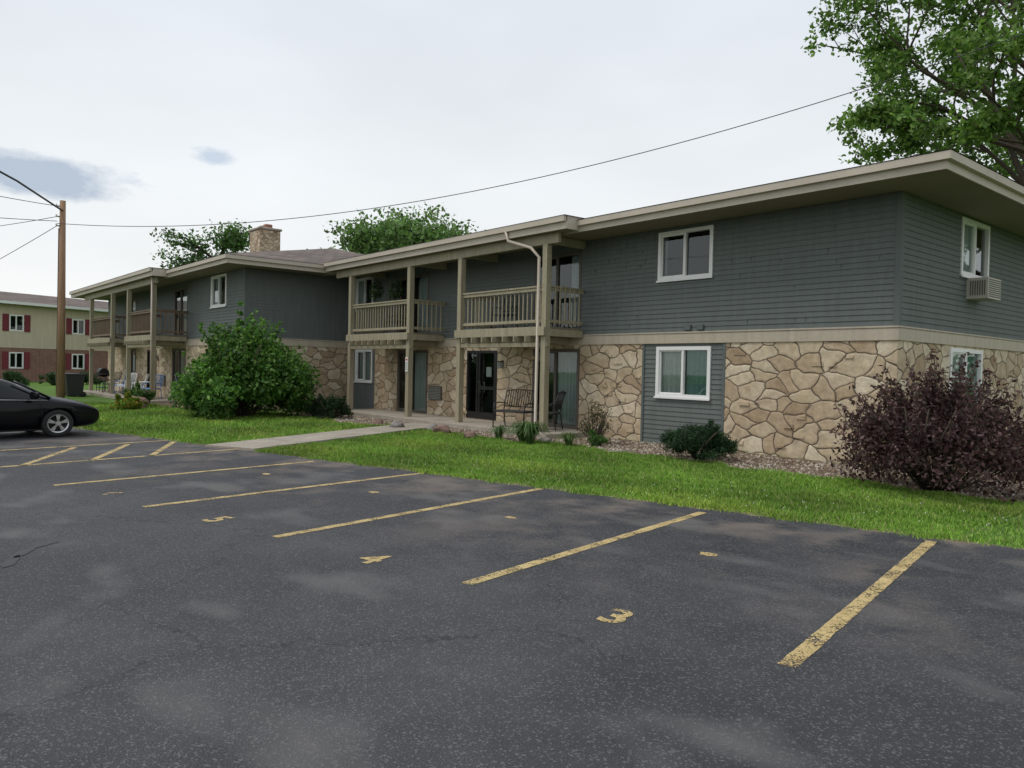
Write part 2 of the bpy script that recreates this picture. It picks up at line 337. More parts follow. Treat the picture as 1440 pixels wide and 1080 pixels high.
def blades(n,x0,x1,ymaxf,h,w,name):
    x=rng.uniform(x0,x1,n); lo_=edgeY(x)+.03+.08*np.sin(x*7)*np.sin(x*2.3)+.07*rng.normal(size=n)
    hi=ymaxf(x); y=lo_+(hi-lo_)*rng.random(n)**1.15
    ok=(hi>lo_)&(np.abs(walk_d(x,y))>.63+.05*rng.random(n)); 
    x,y=x[ok],y[ok]; n=len(x); an=rng.random(n)*6.28; hh=h*(.4+.8*rng.random(n)); ww=w*(.7+.6*rng.random(n))
    tuft=.75+.5*np.clip(np.sin(x*5.1+2*np.sin(y*2.3))*np.sin(y*6.3+np.sin(x*3.1)),-.6,1); hh=hh*tuft
    lx=rng.normal(size=n)*hh*.45; ly=rng.normal(size=n)*hh*.45
    A=np.stack([x-np.cos(an)*ww/2,y-np.sin(an)*ww/2,np.zeros(n)],1); B=np.stack([x+np.cos(an)*ww/2,y+np.sin(an)*ww/2,np.zeros(n)],1)
    Cc=np.stack([x+lx,y+ly,hh],1); V=np.stack([A,B,Cc],1).reshape(-1,3)
    pal=np.array([[.165,.33,.032],[.22,.40,.045],[.125,.265,.028],[.30,.42,.085],[.185,.36,.04]])
    pn=.85+.25*np.sin(x*1.3+1.1*np.sin(y*1.1))*np.sin(y*1.7+x*.4)
    c=pal[rng.integers(0,5,n)]*(.65+.7*rng.random(n))[:,None]*pn[:,None]
    yl=np.clip(np.sin(x*.9+2.1*np.sin(y*.8))*np.sin(y*1.3-.6*x),0,1)[:,None]; c=c*(1+yl*np.array([.35,.10,.2]))
    dry=rng.random(n)<.05; c[dry]=[.36,.31,.16]
    return np_mesh(name,V,3,c,'blade')
bedv=np.vectorize(bedY)
blades(190000,-16.5,-3.2,lambda x:bedv(x)+.08,.065,.013,'lawn_grass')
blades(70000,-3.2,5,lambda x:np.full_like(x,17.),.065,.014,'lawn_grass')
blades(90000,-34,-16.2,lambda x:bedv(x)+.08,.08,.022,'lawn_grass')
n=110; x=rng.uniform(-12,2,n); y=edgeY(x)+.2+rng.random(n)*2.2; s=.007
V=[]
for i in range(n): V+=[(x[i]-s,y[i],.06),(x[i],y[i]-s,.06),(x[i]+s,y[i],.06),(x[i],y[i]+s,.07)]
np_mesh('clover_flowers',np.array(V),4,np.full((n,3),.6),'pebble')
# ---------------------------------------------------------------- apartment building
AP=empty('apartment_building')
class Wall:
    def __init__(s,ox,oy,ux,uy,nx,ny): s.a=(ox,oy,ux,uy,nx,ny)
    def __call__(s,t,off,z):
        ox,oy,ux,uy,nx,ny=s.a; return (ox+ux*t+nx*off,oy+uy*t+ny*off,z)
def panel(mb,W,t0,t1,z0,z1,ops,mat,lap=0,depth=.018):
    zs={z0,z1}
    for o in ops: zs|={max(z0,min(z1,o[2])),max(z0,min(z1,o[3]))}
    rows=[]
    if lap:
        k=0
        while z0+k*lap<z1: rows.append((z0+k*lap,min(z1,z0+(k+1)*lap))); k+=1
    else: rows=[(z0,z1)]
    for ra,rb in rows:
        cuts=sorted({ra,rb}|{z for z in zs if ra<z<rb})
        for za,zb in zip(cuts[:-1],cuts[1:]):
            if zb-za<1e-5: continue
            xs_=[(t0,t1)]
            for o in ops:
                if o[2]<(za+zb)/2<o[3]:
                    nx=[]
                    for p,q in xs_:
                        if o[1]<=p or o[0]>=q: nx.append((p,q)); continue
                        if o[0]>p: nx.append((p,o[0]))
                        if o[1]<q: nx.append((o[1],q))
                    xs_=nx
            if lap:
                oa=depth*(1-(za-ra)/lap)+.002; ob=depth*(1-(zb-ra)/lap)+.002
            else: oa=ob=0.
            for p,q in xs_:
                mb.quad([W(p,oa,za),W(q,oa,za),W(q,ob,zb),W(p,ob,zb)],mat)
                if lap and za==ra: mb.quad([W(p,.0,za),W(q,.0,za),W(q,oa,za),W(p,oa,za)],mat)
def obox(mb,W,t0,t1,o0,o1,z0,z1,mat): mb.box(t0,t1,o0,o1,z0,z1,mat,T=lambda a,b,c:W(a,b,c))
def reveal(mb,W,t0,t1,z0,z1,mat,dp=.5):
    for q in ([(t0,.0),(t0,-dp)],[(t1,-dp),(t1,.0)]):
        mb.quad([W(q[0][0],q[0][1],z0),W(q[1][0],q[1][1],z0),W(q[1][0],q[1][1],z1),W(q[0][0],q[0][1],z1)],mat)
    mb.quad([W(t0,0,z0),W(t1,0,z0),W(t1,-dp,z0),W(t0,-dp,z0)],mat); mb.quad([W(t0,0,z1),W(t1,0,z1),W(t1,-dp,z1),W(t0,-dp,z1)],mat)
    mb.quad([W(t0,-dp,z0),W(t1,-dp,z0),W(t1,-dp,z1),W(t0,-dp,z1)],mat)
def curtain(mb,W,t0,t1,z0,z1,mat,off=-.10,amp=.025,wl=.13):
    n=max(6,int((t1-t0)/.025)); pr=None
    for i in range(n+1):
        t=t0+(t1-t0)*i/n; o_=off+amp*math.sin(t/wl*6.28+math.sin(t*9))
        if pr: mb.quad([W(pr[0],pr[1],z0),W(t,o_,z0),W(t,o_,z1),W(pr[0],pr[1],z1)],mat,True)
        pr=(t,o_)
def window(mb,W,t0,t1,z0,z1,cur=(),fm='white_vinyl',fw=.055,n=2,out=.04,sill=True):
    reveal(mb,W,t0+.01,t1-.01,z0+.01,z1-.01,'interior')
    obox(mb,W,t0-.03,t0+fw,-.06,out,z0-.03,z1+.03,fm); obox(mb,W,t1-fw,t1+.03,-.06,out,z0-.03,z1+.03,fm)
    obox(mb,W,t0+fw,t1-fw,-.06,out-.003,z1-fw,z1+.03,fm); obox(mb,W,t0+fw,t1-fw,-.06,out-.003,z0-.03,z0+fw,fm)
    if sill: obox(mb,W,t0-.05,t1+.05,out,out+.03,z0-.06,z0-.015,fm)
    for k in range(1,n):
        c=t0+(t1-t0)*k/n; obox(mb,W,c-.025,c+.025,-.06,out-.012,z0+fw,z1-fw,fm)
    c=t0+(t1-t0)/n
    for (p,q) in ((t0+fw,c-.025),):
        obox(mb,W,p,p+.03,-.05,.012,z0+fw,z1-fw,fm); obox(mb,W,q-.03,q,-.05,.012,z0+fw,z1-fw,fm)
        obox(mb,W,p+.03,q-.03,-.05,.010,z1-fw-.03,z1-fw,fm); obox(mb,W,p+.03,q-.03,-.05,.010,z0+fw,z0+fw+.03,fm)
    mb.quad([W(t0+.02,-.03,z0+.02),W(t1-.02,-.03,z0+.02),W(t1-.02,-.03,z1-.02),W(t0+.02,-.03,z1-.02)],'glass')
    for (a,b_,mt,zl) in cur:
        curtain(mb,W,t0+(t1-t0)*a+.015,t0+(t1-t0)*b_-.015,z0+.02+(z1-z0)*zl,z1-.02,mt)
def slider(mb,W,t0,t1,z0,z1,cur=(),fm='grille_brown'):
    window(mb,W,t0,t1,z0,z1,cur,fm=fm,fw=.06,out=.02,sill=False)
SD=MB(); ST=MB(); TR=MB(); WN=MB()
ZB0,ZB1,ZT=2.38,2.65,5.115
XL,XR,YF,YB=-27.2,-6.25,14.57,27.0
W1=Wall(0,YF,1,0,0,-1)
up_ops=[(-11.85,-10.36,3.9,5.0),(-16.3,-14.5,2.78,4.85),(-23.55,-21.7,2.78,4.85),(-26.65,-25.4,3.87,5.03)]
panel(SD,W1,XL,XR,ZB1,ZT,up_ops,'siding',.112)
lo_ops=[(-16.3,-14.5,.15,2.25),(-19.45,-17.95,.15,2.25),(-23.55,-21.7,.15,2.25)]
sid_lo=[(-12.32,-9.94),(XL,-25.2)]
st_ops=[(a,b_,0,ZB0) for a,b_ in sid_lo]+lo_ops
panel(ST,W1,XL,XR,0,ZB0,st_ops,'stone')
lwin=[(-11.85,-10.36,1.14,2.28),(-26.65,-25.4,1.12,2.3)]
W1b=Wall(0,YF+.03,1,0,0,-1)
for (a,b_),o in zip(sid_lo,lwin):
    panel(SD,W1b,a,b_,0,ZB0,[o],'siding',.112)
    obox(TR,W1,a,a+.07,-.03,.012,.0,ZB0,'siding_trim'); obox(TR,W1,b_-.07,b_,-.03,.012,.0,ZB0,'siding_trim')
W2=Wall(XR,0,0,1,1,0)
panel(SD,W2,YF,YB,ZB1,ZT,[(17.4,18.9,3.87,5.03),(23,24.5,3.87,5.03)],'siding',.112)
panel(ST,W2,YF,YB,0,ZB0,[(17.0,18.7,1.12,2.3),(23,24.5,1.12,2.3)],'stone')
LX0,LX1,LY=-47.2,-27.2,10.4
W3=Wall(0,LY,1,0,0,-1); W4=Wall(LX1,0,0,1,1,0)
l_up=[(-30.6,-29.0,3.87,5.03),(-35.3,-33.5,2.78,4.85),(-43.3,-41.5,2.78,4.85)]
panel(SD,W3,LX0,LX1,ZB1,ZT,l_up,'siding',.112)
l_lo=[(-30.6,-29.0,1.12,2.3),(-35.5,-33.7,.15,2.25),(-39.4,-37.9,.15,2.25),(-43.3,-41.5,.15,2.25)]
panel(ST,W3,LX0,LX1,0,ZB0,l_lo,'stone')
panel(SD,W4,LY,YF,ZB1,ZT,[],'siding',.112); panel(ST,W4,LY,YF,0,ZB0,[],'stone')
W5=Wall(0,24,1,0,0,1); panel(SD,W5,LX0,XL,0,ZT,[],'siding',.112)
W6=Wall(LX0,0,0,1,-1,0); panel(SD,W6,LY,24,0,ZT,[],'siding',.112)
W7=Wall(0,YB,1,0,0,1); panel(SD,W7,XL,XR,0,ZT,[],'siding',.112); W8=Wall(XL,0,0,1,-1,0); panel(SD,W8,24,YB,0,ZT,[],'siding',.112)
TR.box(XR-.09,XR+.026,YF-.026,YF+.09,ZB1,ZT,'siding_trim'); TR.box(LX1-.09,LX1+.026,LY-.026,LY+.09,ZB1,ZT,'siding_trim')
TR.box(LX1+.001,LX1+.08,YF-.08,YF-.001,ZB1,ZT,'siding_trim')
# butt joints of the siding boards (small proud seam covers)
for i in range(34):
    k=random.randint(1,20); x=random.choice([random.uniform(-14,-12.2),random.uniform(-10,-6.6)]); z=ZB1+k*.112
    obox(SD,W1,x,x+.012,.0,.021,z+.004,z+.108,'siding_trim')
def band(W,a,b_): 
    obox(TR,W,a,b_,-.05,.035,ZB0,ZB1-.035,'tan_trim'); obox(TR,W,a-.0,b_+.0,-.05,.055,ZB1-.035,ZB1,'tan_trim')
band(W1,XL+.06,XR+.033); band(W2,YF-.03,YB); band(W3,LX0,LX1+.033); band(W4,LY-.03,YF-.06)
for i in range(120):
    side=random.random()
    if side<.5: W,a=W1,random.choice([random.uniform(-9.8,-6.4),random.uniform(-14.3,-12.5),random.uniform(-17.8,-16.5),random.uniform(-21.4,-19.6)])
    elif side<.75: W,a=W2,random.uniform(YF+.1,YF+9); 
    else: W,a=W4,random.uniform(LY+.1,YF-.4)
    if W is W2 and 16.6<a<18.9: continue
    z=random.uniform(.1,2.2); w=random.uniform(.12,.3); h=random.uniform(.04,.09)
    obox(ST,W,a,a+w,.0,random.uniform(.02,.04),z,z+h,'stone')
window(WN,W1,*up_ops[0][:2],*up_ops[0][2:],cur=[(.0,.12,'louvre',0),(.88,1,'louvre',0)])
window(WN,W1,*up_ops[3][:2],*up_ops[3][2:],cur=[(0,.3,'curtain_white',0)])
slider(WN,W1,*up_ops[1],cur=[(.75,1,'blind',0)]); slider(WN,W1,*up_ops[2],cur=[(.6,1,'blind',0)])
window(WN,W1b,*lwin[0],cur=[(0,.46,'curtain_white',0),(.5,.98,'curtain_green',0)],out=.05)
window(WN,W1b,*lwin[1],cur=[(.1,1,'blind',0)],out=.05)
slider(WN,W1,*lo_ops[0],cur=[(.42,1,'blind',0)]); slider(WN,W1,*lo_ops[2],cur=[(.52,1,'blind',0)])
window(WN,W2,17.4,18.9,3.87,5.03,cur=[(0,.6,'curtain_white',.0)]); window(WN,W2,17.0,18.7,1.12,2.3,cur=[(0,.5,'curtain_white',0),(.5,1,'curtain_green',0)])
window(WN,W2,23,24.5,3.87,5.03); window(WN,W2,23,24.5,1.12,2.3)
window(WN,W3,*l_up[0],cur=[(.1,.5,'blind',0)]); slider(WN,W3,*l_up[1],cur=[(.5,1,'blind',0)]); slider(WN,W3,*l_up[2],cur=[(.5,1,'curtain_white',0)])
window(WN,W3,*l_lo[0]); slider(WN,W3,*l_lo[1],cur=[(.5,1,'blind',0)]); slider(WN,W3,*l_lo[3],cur=[(.5,1,'blind',0)])
def entry(W,a,b_):
    reveal(WN,W,a,b_,.15,2.25,'interior',.9)
    for (p,q) in ((a,a+.07),(b_-.07,b_),(a+.5,a+.57)): obox(WN,W,p,q,-.1,.02,.15,2.25,'black_metal')
    obox(WN,W,a+.07,b_-.07,-.1,.018,2.17,2.25,'black_metal'); obox(WN,W,a+.07,b_-.07,-.1,.018,.15,.35,'black_metal')
    obox(WN,W,a+.57,a+.66,-.08,-.0,.35,2.17,'black_metal'); obox(WN,W,b_-.16,b_-.07,-.08,-.0,.35,2.17,'black_metal')
    obox(WN,W,a+.66,b_-.16,-.08,-.002,1.05,1.15,'black_metal'); obox(WN,W,a+.69,a+.72,.0,.06,.95,1.3,'chrome')
    obox(WN,W,a+.9,a+1.15,-.07,-.06,1.45,1.75,'sign_white')
    # stair flight dimly seen inside
    for k in range(5): obox(WN,W,a+.1,b_-.1,-.5-.08*k,-.42-.08*k,.15,.3+.17*k,'fabric')
    WN.quad([W(a+.05,-.05,.2),W(b_-.05,-.05,.2),W(b_-.05,-.05,2.2),W(a+.05,-.05,2.2)],'glass')
entry(W1,-19.45,-17.95); entry(W3,-39.4,-37.9)
for W,a in ((W1,-21.55),(W3,-37.2)):
    obox(WN,W,a,a+.75,-.02,.05,.62,1.08,'grille_brown')
    for k in range(8): obox(WN,W,a+.03,a+.72,.05,.065,.65+k*.052,.675+k*.052,'louvre')
for a in (-11.05,-10.7): obox(TR,W1,a,a+.18,.0,.07,ZB1+.03,ZB1+.16,'siding_trim')
# wall lanterns beside the doors
for W,a in ((W1,-17.75),(W1,-19.7),(W3,-37.7)):
    obox(WN,W,a,a+.1,.0,.03,1.75,1.95,'black_metal'); obox(WN,W,a-.01,a+.11,.04,.14,1.72,1.90,'lamp_glass'); obox(WN,W,a-.02,a+.12,.03,.15,1.90,1.93,'black_metal')
AC=MB(); obox(AC,W2,17.75,18.5,.0,.42,3.38,3.82,'ac_beige')
for k in range(9): obox(AC,W2,17.78,18.47,.42,.43,3.42+k*.043,3.44+k*.043,'grille_brown')
for k in range(7): AC.box(XR+.08+k*.045,XR+.10+k*.045,YF+3.165,YF+3.18,3.45,3.76,'grille_brown')
AC.obj('air_conditioner',AP,.01)
SD.obj('siding_walls',AP); ST.obj('stone_walls',AP); TR.obj('wall_trim',AP,.006); WN.obj('windows_and_doors',AP)
RF=MB()
def hip(x0,x1,y0,y1,zf0,zf1,sl,sz):
    ze=zf1; hx,hy=(x1-x0)/2,(y1-y0)/2; h=min(hx,hy); zr=ze+sl*h
    if hx>hy: A=(x0+h,(y0+y1)/2,zr); B=(x1-h,(y0+y1)/2,zr)
    else: A=((x0+x1)/2,y0+h,zr); B=((x0+x1)/2,y1-h,zr)
    e=.10
    c=[(x0-e,y0-e,ze+.012),(x1+e,y0-e,ze+.012),(x1+e,y1+e,ze+.012),(x0-e,y1+e,ze+.012)]
    RF.quad([c[0],c[1],B,A],'shingle'); RF.quad([c[1],c[2],B],'shingle'); RF.quad([c[2],c[3],A,B],'shingle'); RF.quad([c[3],c[0],A],'shingle')
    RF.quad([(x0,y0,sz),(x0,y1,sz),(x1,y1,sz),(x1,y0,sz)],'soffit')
    for (p,q,r,s_) in ((x0,x1,y0,y0+.03),(x0,x1,y1-.03,y1),(x0,x0+.03,y0+.03,y1-.03),(x1-.03,x1,y0+.03,y1-.03)):
        RF.box(p,q,r,s_,zf0,zf1-.13,'fascia')
    g=.085
    for (p,q,r,s_) in ((x0-g,x1+g,y0-g,y0),(x0-g,x1+g,y1,y1+g),(x0-g,x0,y0,y1),(x1,x1+g,y0,y1)):
        RF.box(p,q,r,s_,zf1-.13,zf1,'fascia')
hip(-30,-5.05,13.37,28.2,5.09,5.36,.21,5.12)
hip(-48.1,-26.1,9.35,25.1,5.087,5.365,.25,5.117)
def proj(x0,x1,y0,y1,dz):
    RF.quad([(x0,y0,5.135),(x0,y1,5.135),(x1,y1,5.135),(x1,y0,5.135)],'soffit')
    RF.box(x0,x1,y0,y0+.035,5.10+dz,5.27+dz,'fascia'); RF.box(x0,x1,y0-.085,y0,5.27+dz,5.41+dz,'fascia')
    RF.box(x1-.035,x1,y0+.035,y1+.4,5.10+dz,5.41+dz,'fascia'); RF.box(x0,x0+.035,y0+.035,y1+.4,5.10+dz,5.41+dz,'fascia')
    RF.quad([(x0-.02,y0-.1,5.415+dz),(x1+.04,y0-.1,5.415+dz),(x1+.04,y1+.5,5.425+dz),(x0-.02,y1+.5,5.425+dz)],'shingle')
proj(-26.0,-13.4,12.92,13.365,.02); proj(-48.3,-32.7,8.75,9.345,.02)
RF.obj('roof',AP)
CH=MB(); cx,cy=-35.5,14.5; CH.box(cx-.62,cx+.62,cy-.5,cy+.5,5.6,7.95,'stone_small'); CH.box(cx-.68,cx+.68,cy-.56,cy+.56,7.95,8.06,'concrete')
for k in (-.3,.3): CH.box(cx+k-.17,cx+k+.17,cy-.17,cy+.17,8.06,8.25,'brick_cap')
CH.obj('chimney',AP,.03)
BL=MB()
def post(x,y,zt=4.86,w=.085,zb=.13): BL.box(x-w,x+w,y-w,y+w,zb,zt,'post_paint'); 
def rail(p,q,z0,mat='post_paint'):
    p=Vector((*p,0)); q=Vector((*q,0)); d=(q-p); Ln=d.length; d/=Ln; n_=Vector((-d.y,d.x,0))
    T=lambda a,b_,c:tuple(p+d*a+n_*b_+Vector((0,0,c)))
    BL.box(0,Ln,-.05,.05,z0+1.0,z0+1.045,mat,T); BL.box(0,Ln,-.022,.022,z0+.91,z0+.999,mat,T); BL.box(0,Ln,-.022,.022,z0+.10,z0+.18,mat,T)
    k=int(Ln/.165)
    for i in range(1,k): 
        a=Ln*i/k+random.uniform(-.006,.006); BL.box(a-.019,a+.019,.023,.058,z0+.06,z0+1.0,mat,T)
def balcony(xa,xb,yp,yw,sides=(1,1),mat='post_paint'):
    z=2.80
    BL.box(xa,xb,yp-.02,yw-.06,z-.05,z,'deck_wood')
    BL.box(xa-.1,xb+.1,yp-.16,yp-.087,z-.24,z-.02,'post_paint')
    BL.box(xa-.1,xb+.1,yp+.087,yp+.16,z-.24,z-.055,'post_paint')
    for x in (xa,xb): BL.box(x-.04,x+.04,yp+.161,yw-.06,z-.24,z-.055,'post_paint')
    nj=int((xb-xa)/.42)
    for i in range(nj+1):
        x=xa+(xb-xa)*i/nj; 
        if 0<i<nj: BL.box(x-.022,x+.022,yp-.30,yw-.06,z-.40,z-.245,'post_paint')
    BL.box(xa-.12,xb+.12,yp-.06,yp+.06,z-.52,z-.405,'post_paint')
    rail((xa+.09,yp+.02),(xb-.09,yp+.02),z,mat)
    if sides[0]: rail((xa,yp+.1),(xa,yw-.05),z,mat)
    if sides[1]: rail((xb,yw-.05),(xb,yp+.1),z,mat)
YP=13.2
for x in (-14.35,-17.97,-20.68,-24.5): post(x,YP)
balcony(-17.97,-14.35,YP,YF); balcony(-24.5,-20.68,YP,YF)
BL.box(-25.6,-13.9,YP-.05,YP+.05,4.865,5.13,'post_paint')
for x in (-14.35,-17.97,-20.68,-24.5): BL.box(x-.04,x+.04,YP+.055,YF-.03,4.90,5.11,'post_paint')
YQ=9.03
for x in (-33.4,-37.2,-40.1,-44.5): post(x,YQ)
balcony(-37.2,-33.4,YQ,LY,mat='old_rail'); balcony(-44.5,-40.1,YQ,LY,mat='old_rail')
BL.box(-46,-33,YQ-.05,YQ+.05,4.865,5.13,'post_paint')
BL.obj('balconies',AP,.006)
DS=MB(); DS.tube([(-15.6,12.86,5.3),(-15.55,12.9,5.05),(-14.75,13.0,4.8),(-14.52,13.08,4.55),(-14.50,13.06,.3),(-14.5,12.85,.2)],.042,'fascia',8)
DS.tube([(-33.2,8.9,5.3),(-33.2,8.9,.2)],.042,'fascia',8); DS.obj('downspout',AP)
SG=MB(); SG.box(-20.74,-20.60,YP-.11,YP-.09,1.55,2.0,'sign_white'); SG.box(-20.72,-20.62,YP-.113,YP-.111,1.9,1.96,'sign_red'); 
for k in range(4): SG.box(-20.72,-20.62,YP-.113,YP-.111,1.62+k*.065,1.64+k*.065,'black_metal')
SG.obj('parking_sign')
# ---------------------------------------------------------------- furniture
def chair(loc,rot,mat='black_metal',seat='fabric',w=.27,name='patio_chair'):
    e=empty(name,loc); e.rotation_euler=(0,0,rot); c=MB(); r=.016
    for sx in (-w,w):
        c.tube([(sx,-.26,0),(sx,-.25,.42),(sx,-.22,.64),(sx,.0,.66),(sx,.24,.64)],r,mat,6)
        c.tube([(sx,.30,0),(sx,.22,.42),(sx,.26,.66),(sx,.36,.98)],r,mat,6)
        c.tube([(sx,-.25,.42),(sx,.22,.42)],r,mat,6)
    c.tube([(-w,-.25,.42),(w,-.25,.42)],r,mat,6); c.tube([(-w,.22,.42),(w,.22,.42)],r,mat,6); c.tube([(-w,.36,.98),(-w*.4,.37,1.01),(w*.4,.37,1.01),(w,.36,.98)],r,mat,6); c.tube([(-w,.27,.55),(w,.27,.55)],r,mat,6)
    nb_=int(w*2/.075)
    for k in range(1,nb_): c.tube([(-w+k*w*2/nb_,.25,.55),(-w+k*w*2/nb_,.365,1.0)],.011,mat,5)
    c.obj('frame',e); s=MB(); s.box(-w+.01,w-.01,-.25,.22,.42,.46,seat); s.obj('seat',e,.015)
chair((-15.75,13.4,.13),.25,w=.50,name='patio_bench'); chair((-14.75,13.75,.13),-1.1)
def table(loc,r=.35,h=.5,mat='black_metal'):
    e=empty('patio_table',loc); c=MB(); c.tube([(0,0,h-.02),(0,0,h)],r,mat,24)
    for k in range(4):
        t=k*math.pi/2+.4; c.tube([(math.cos(t)*r*.8,math.sin(t)*r*.8,0),(math.cos(t)*r*.75,math.sin(t)*r*.75,h-.02)],.013,mat,6)
    c.obj('frame',e)
chair((-34.2,9.2,.13),.5,'blue_plastic','blue_plastic'); chair((-36.1,9.2,.13),-.4,'white_vinyl','white_vinyl'); table((-35.1,9.3,.13),.45,.7,'white_vinyl'); chair((-38.2,9.2,.13),.3,'white_vinyl','blue_plastic'); chair((-41.0,9.2,.13),.3); table((-42.,9.3,.13),.4,.6); chair((-39.2,9.3,.13),-.9,'blue_plastic','white_vinyl')
chair((-16.9,13.95,2.8),.2); chair((-23.0,14.0,2.8),-.3); table((-22.3,13.95,2.8),.3,.5)
def grill(x,y):
    e=empty('barbecue_grill',(x,y,.13)); c=MB()
    for sx in (-.3,.3):
        for sy in (-.2,.2): c.tube([(sx,sy,0),(sx,sy,.8)],.018,'black_metal',6)
    c.box(-.36,.36,-.24,.24,.78,.95,'black_metal'); c.tube([(-.36,0,.95),(.36,0,.95)],.23,'black_metal',18); c.box(-.62,-.37,-.2,.2,.86,.9,'grille_brown'); c.box(.37,.62,-.2,.2,.86,.9,'grille_brown'); c.box(-.3,.3,-.2,.2,.18,.21,'black_metal')
    c.tube([(-.2,-.25,1.02),(.2,-.25,1.02)],.015,'chrome',6); c.obj('body',e,.01)
grill(-43.3,9.3)
for (x,y,z) in ((-23.3,13.5,4.3),(-22.2,13.6,4.25)):
    e=empty('hanging_planter',(0,0,0)); c=MB(); c.tube([(x,y,z-.12),(x,y,z+.05)],[.09,.15],'bin_plastic',12); 
    for k in range(3): c.tube([(x+.14*math.cos(k*2.1),y+.14*math.sin(k*2.1),z+.05),(x,y,4.88)],.004,'wire',4)
    c.obj('pot',e); V,cc=leaves([(x,y,z+.12),(x+.1,y,z-.05),(x-.12,y,z-.1)],[.25,.22,.25],900,.07,[(.03,.06,.02),(.05,.09,.03)]); np_mesh('foliage',V,4,cc,'leaf',e)
def tbin(x,y):
    e=empty('trash_bin',(x,y,0)); c=MB()
    P=[(-.28,-.3,.06),(.28,-.3,.06),(.28,.3,.06),(-.28,.3,.06)]; Q=[(-.33,-.38,1),(.33,-.38,1),(.33,.38,1),(-.33,.38,1)]
    for k in range(4): c.quad([P[k],P[(k+1)%4],Q[(k+1)%4],Q[k]],'bin_plastic')
    c.box(-.36,.36,-.42,.42,1.0,1.06,'bin_plastic'); c.tube([(-.32,.33,.12),(-.26,.33,.12)],.12,'rubber',12); c.tube([(.26,.33,.12),(.32,.33,.12)],.12,'rubber',12)
    c.tube([(-.2,.44,.97),(.2,.44,.97)],.02,'bin_plastic',6)
    c.obj('body',e,.015)
tbin(-40.8,7.2); tbin(-41.9,7.5); tbin(-39.9,7.4)
def rock(x,y,r,mat,name='boulder'):
    me=bpy.data.meshes.new(name); bm=bmesh.new(); bmesh.ops.create_icosphere(bm,subdivisions=3,radius=1)
    sd=random.random()*50
    from mathutils import noise as mn
    for v in bm.verts:
        k=1+.35*mn.noise(v.co*1.4+Vector((sd,0,0)))+.1*mn.noise(v.co*4+Vector((sd,0,0)))
        v.co=Vector((v.co.x*1.25,v.co.y*.95,v.co.z*.72))*k*r
    for f in bm.faces: f.smooth=True
    bm.to_mesh(me); bm.free(); me.materials.append(M[mat]); o=bpy.data.objects.new(name,me); o.location=(x,y,r*.35); o.rotation_euler=(0,0,random.random()*6); COL.objects.link(o)
for x,y,r,mt in ((-16.4,11.5,.2,'rock_red'),(-18.1,11.2,.2,'rock_grey'),(-17.4,11.9,.14,'rock_grey'),(-14.9,11.3,.16,'rock_red'),(-29.6,7.4,.38,'rock_red'),(-30.6,7.6,.3,'rock_grey'),(-19.8,11.6,.13,'rock_red'),(-13.2,12.2,.12,'rock_grey')): rock(x,y,r,mt)
patch('cardboard_scrap',-.95,9.6,.14,.07,'fascia',z=.075)
# ---------------------------------------------------------------- shrubs
def shrub(name,x,y,w,h,n,size,pal,nclump=40,spiky=0,base=.1,asp=.55,droop=0.,stems=7,seedd=0,flat=.25,spk=1.,core=.3):
    random.seed(seedd+int(n)); e=empty(name); C=[];R=[]; c=MB()
    for i in range(nclump):
        t=random.random()*6.283; ph=math.acos(1-random.random()*1.0); rr=random.uniform(.45,.88)
        px=x+math.cos(t)*math.sin(ph)*w/2*rr; py=y+math.sin(t)*math.sin(ph)*w/2*rr; pz=h*base+ (h*(1-base)*.84)*(abs(math.cos(ph))*rr+flat*random.random()*(1-rr))
        s=random.uniform(.10,.22)*min(w,h*1.1); C.append((px,py,max(pz,s*.7))); R.append((s,s,s*.8))
    C.append((x,y,h*.42)); R.append((w*core,w*core,h*.36))
    for i in range(spiky):
        t=random.random()*6.283; rr=random.random()**.6*.5*w; px,py=x+math.cos(t)*rr,y+math.sin(t)*rr; top_=h*(1.02-.9*(rr/w)**1.3)*random.uniform(.9,1.10)*spk
        if rr>.36*w: top_*=random.uniform(.45,1)
        bx_,by_=x+(px-x)*.6,y+(py-y)*.6
        c.tube([(x+(px-x)*.15,y+(py-y)*.15,.02),(bx_,by_,top_*.6),(px,py,top_)],[.012,.008,.004],'bark',5)
        for k in range(6):
            q=Vector((bx_,by_,top_*.6)).lerp(Vector((px,py,top_)),k/5); s=.10 if k<4 else .06; C.append(tuple(q)); R.append((s,s,s*1.3))
    for i in range(stems):
        t=random.random()*6.283; c.tube([(x+.05*math.cos(t),y+.05*math.sin(t),0),(x+.18*w*math.cos(t),y+.18*w*math.sin(t),h*.35),(x+.33*w*math.cos(t+.3),y+.33*w*math.sin(t+.3),h*.7)],[.03,.02,.008],'bark',6)
    c.obj('stems',e); V,cc=leaves(C,R,n,size,pal,asp,.45,.4,droop); np_mesh('foliage',V,4,cc,'leaf',e); return e
shrub('green_shrub',-24.0,9.2,4.2,3.3,42000,.13,[(.07,.17,.026),(.10,.22,.04),(.045,.115,.022),(.15,.27,.055)],90,42,seedd=1,flat=.6,spk=1.02,base=.06)
shrub('yew_shrub',-9.1,12.5,1.85,.85,15000,.06,[(.025,.06,.025),(.04,.095,.034),(.016,.042,.018)],40,6,asp=.3,seedd=2)
shrub('juniper_shrub',-22.3,11.4,1.7,.85,8000,.07,[(.02,.045,.018),(.03,.065,.022)],30,4,asp=.3,seedd=3)
shrub('juniper_shrub',-24.4,11.9,1.3,.7,5000,.07,[(.02,.045,.018),(.03,.065,.022)],25,4,asp=.3,seedd=4)
